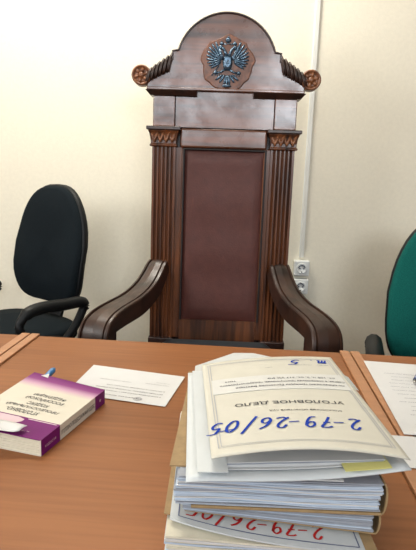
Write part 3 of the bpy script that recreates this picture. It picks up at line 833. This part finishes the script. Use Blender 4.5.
part('printed_title', mb, M['ink'], fc1)
mb = MB(); handwriting(mb, '2-79-26/05', (.026, 0),   .0182, .028, .0027, lambda a, b: pl1(a, .079-b+.10*(a-.03)*0, .0008), shear=.35)
ink_line(mb, (.172, .058), (.192, .056), .0018, lambda a, b: pl1(a, b, .0008))
part('blue_case_number', mb, M['ink_b'], fc1, label='handwritten blue case number')
for ch_, x_ in (('т.', .012), ('5', .054)):
    mb = MB(); handwriting(mb, ch_, (x_, 0), .020, .019, .0024, lambda a, b: pl1(a, .281-b, .0008), shear=.3)
    part('volume_number', mb, M['ink_b'], fc1, label='handwritten blue volume number')
# pasted label strip
lx0, lx1, ly0, ly1 = .008, .188, .168, .222
lab = part('pasted_label', MB().grid(lambda s, t_: pl1(lx0+(lx1-lx0)*(1-s), ly0+(ly1-ly0)*t_, .0007), 20, 4, th=.0003), M['label_p'], fc1)
mb = MB()
for i, (s_, xa, xb) in enumerate((('по обвинению граждан Ермакова Виктора', .20, .93), ('Сергея, в совершении преступления, предусмотренного', .10, .95), ('ст. 105 ч. 2, ст. 317 УК РФ                  том', .14, .90))):
    ink_text(mb, s_, ((1-xb)*CWd, 0), (xb-xa)*CWd, .0068, lambda a, b, i=i: pl1(a, .185+i*.013-b, .0011), bold=.02)
part('label_text', mb, M['ink_m'], lab)
mb = MB()
for o_ in (0, .003):
    ink_line(mb, (.008+o_, .018+o_), (.190-o_, .018+o_), .0007, pl1, n=24)
    ink_line(mb, (.190-o_, .018+o_), (.190-o_, .288-o_), .0009, pl1, n=24); ink_line(mb, (.008+o_, .018+o_), (.008+o_, .288-o_), .0009, pl1, n=24)
    ink_line(mb, (.008+o_, .288-o_), (.190-o_, .288-o_), .0009, pl1, n=24)
part('frame_lines', mb, M['line'], fc1)
mb = MB(); ink_text(mb, 'хранить', (.10, 0), .010, .003, lambda a, b: pl1(a, .255-b)); part('small_print', mb, M['ink_g'], fc1); mb = MB(); ink_text(mb, 'начато     окончено', (.015, 0), .05, .003, lambda a, b: pl1(a, .262-b))
part('small_print', mb, M['ink_g'], fc1)
# lower cover and pages of the top volume
def b1(s, t_):
    A = Vector((-.027, -.006, .0012)).lerp(Vector((.196, .014, .0165)), s); B = Vector((-.045, .285, .0012)).lerp(Vector((.176, .318, .012)), s)
    p = A.lerp(B, t_); return (p.x, p.y, p.z-.006*math.sin(PI*s)*(1-t_)*0-(.006*max(0, math.sin(PI*(s-.1)/1.0))*(1 if s > .1 else 0)))
b1f = lambda s, t_: (lambda q: (q[0], q[1], max(.001, q[2])))(b1(s, t_))
part('back_cover', MB().grid(b1f, 30, 20, th=.0012), M['cover_w'], v1, smooth=True)
def mid(k, n, dx0, dx1, dy):
    f_ = (k+.5)/n
    def Fn(s, t_):
        s2 = dx0+(dx1-dx0)*s
        a = b1f(.09+.87*s2, t_); c = c1(s2, t_)
        g = .04+.30*f_
        return (a[0]*(1-f_)+c[0]*f_, a[1]*(1-f_)+c[1]*f_+dy*(1-t_), a[2]*(1-g)+c[2]*g)
    return Fn
mb = MB(); rnd = random.Random(5); n = 9
for k in range(n):
    mb.grid(mid(k, n, .0, .93-.05*rnd.random(), .012+.008*rnd.random()), 20, 4, rnd.choice((0, 0, 1, 1, 2)), th=.0009)
part('pages', mb, PM, v1, smooth=False)
part('yellow_sheet', MB().grid(lambda s, t_: (lambda q: (q[0], q[1]-.001, q[2]+.0012))(mid(2, 9, .0, 1, .003)(.70+.24*s, t_*.5)), 10, 4, th=.0006), M['yellow'], v1, label='pale yellow sheet inside the file')
part('left_leaf', MB().grid(lambda s, t_: (-.016+.03*s-.022*t_, .000+.275*t_, .0085+.002*s), 4, 10, th=.001), M['cover_w'], v1)
part('plastic_tab', MB().grid(lambda s, t_: (lambda q: (q[0]+.006*s, q[1], q[2]+.0006-.004*s))(c1(.985+.015*s, .60+.16*t_)), 3, 6, th=.0005), M['sleeve'], v1)

S.view_settings.view_transform = 'Standard'; S.view_settings.look = 'None'; S.view_settings.gamma = 1
S.view_settings.use_curve_mapping = False; S.view_settings.exposure = 0.0
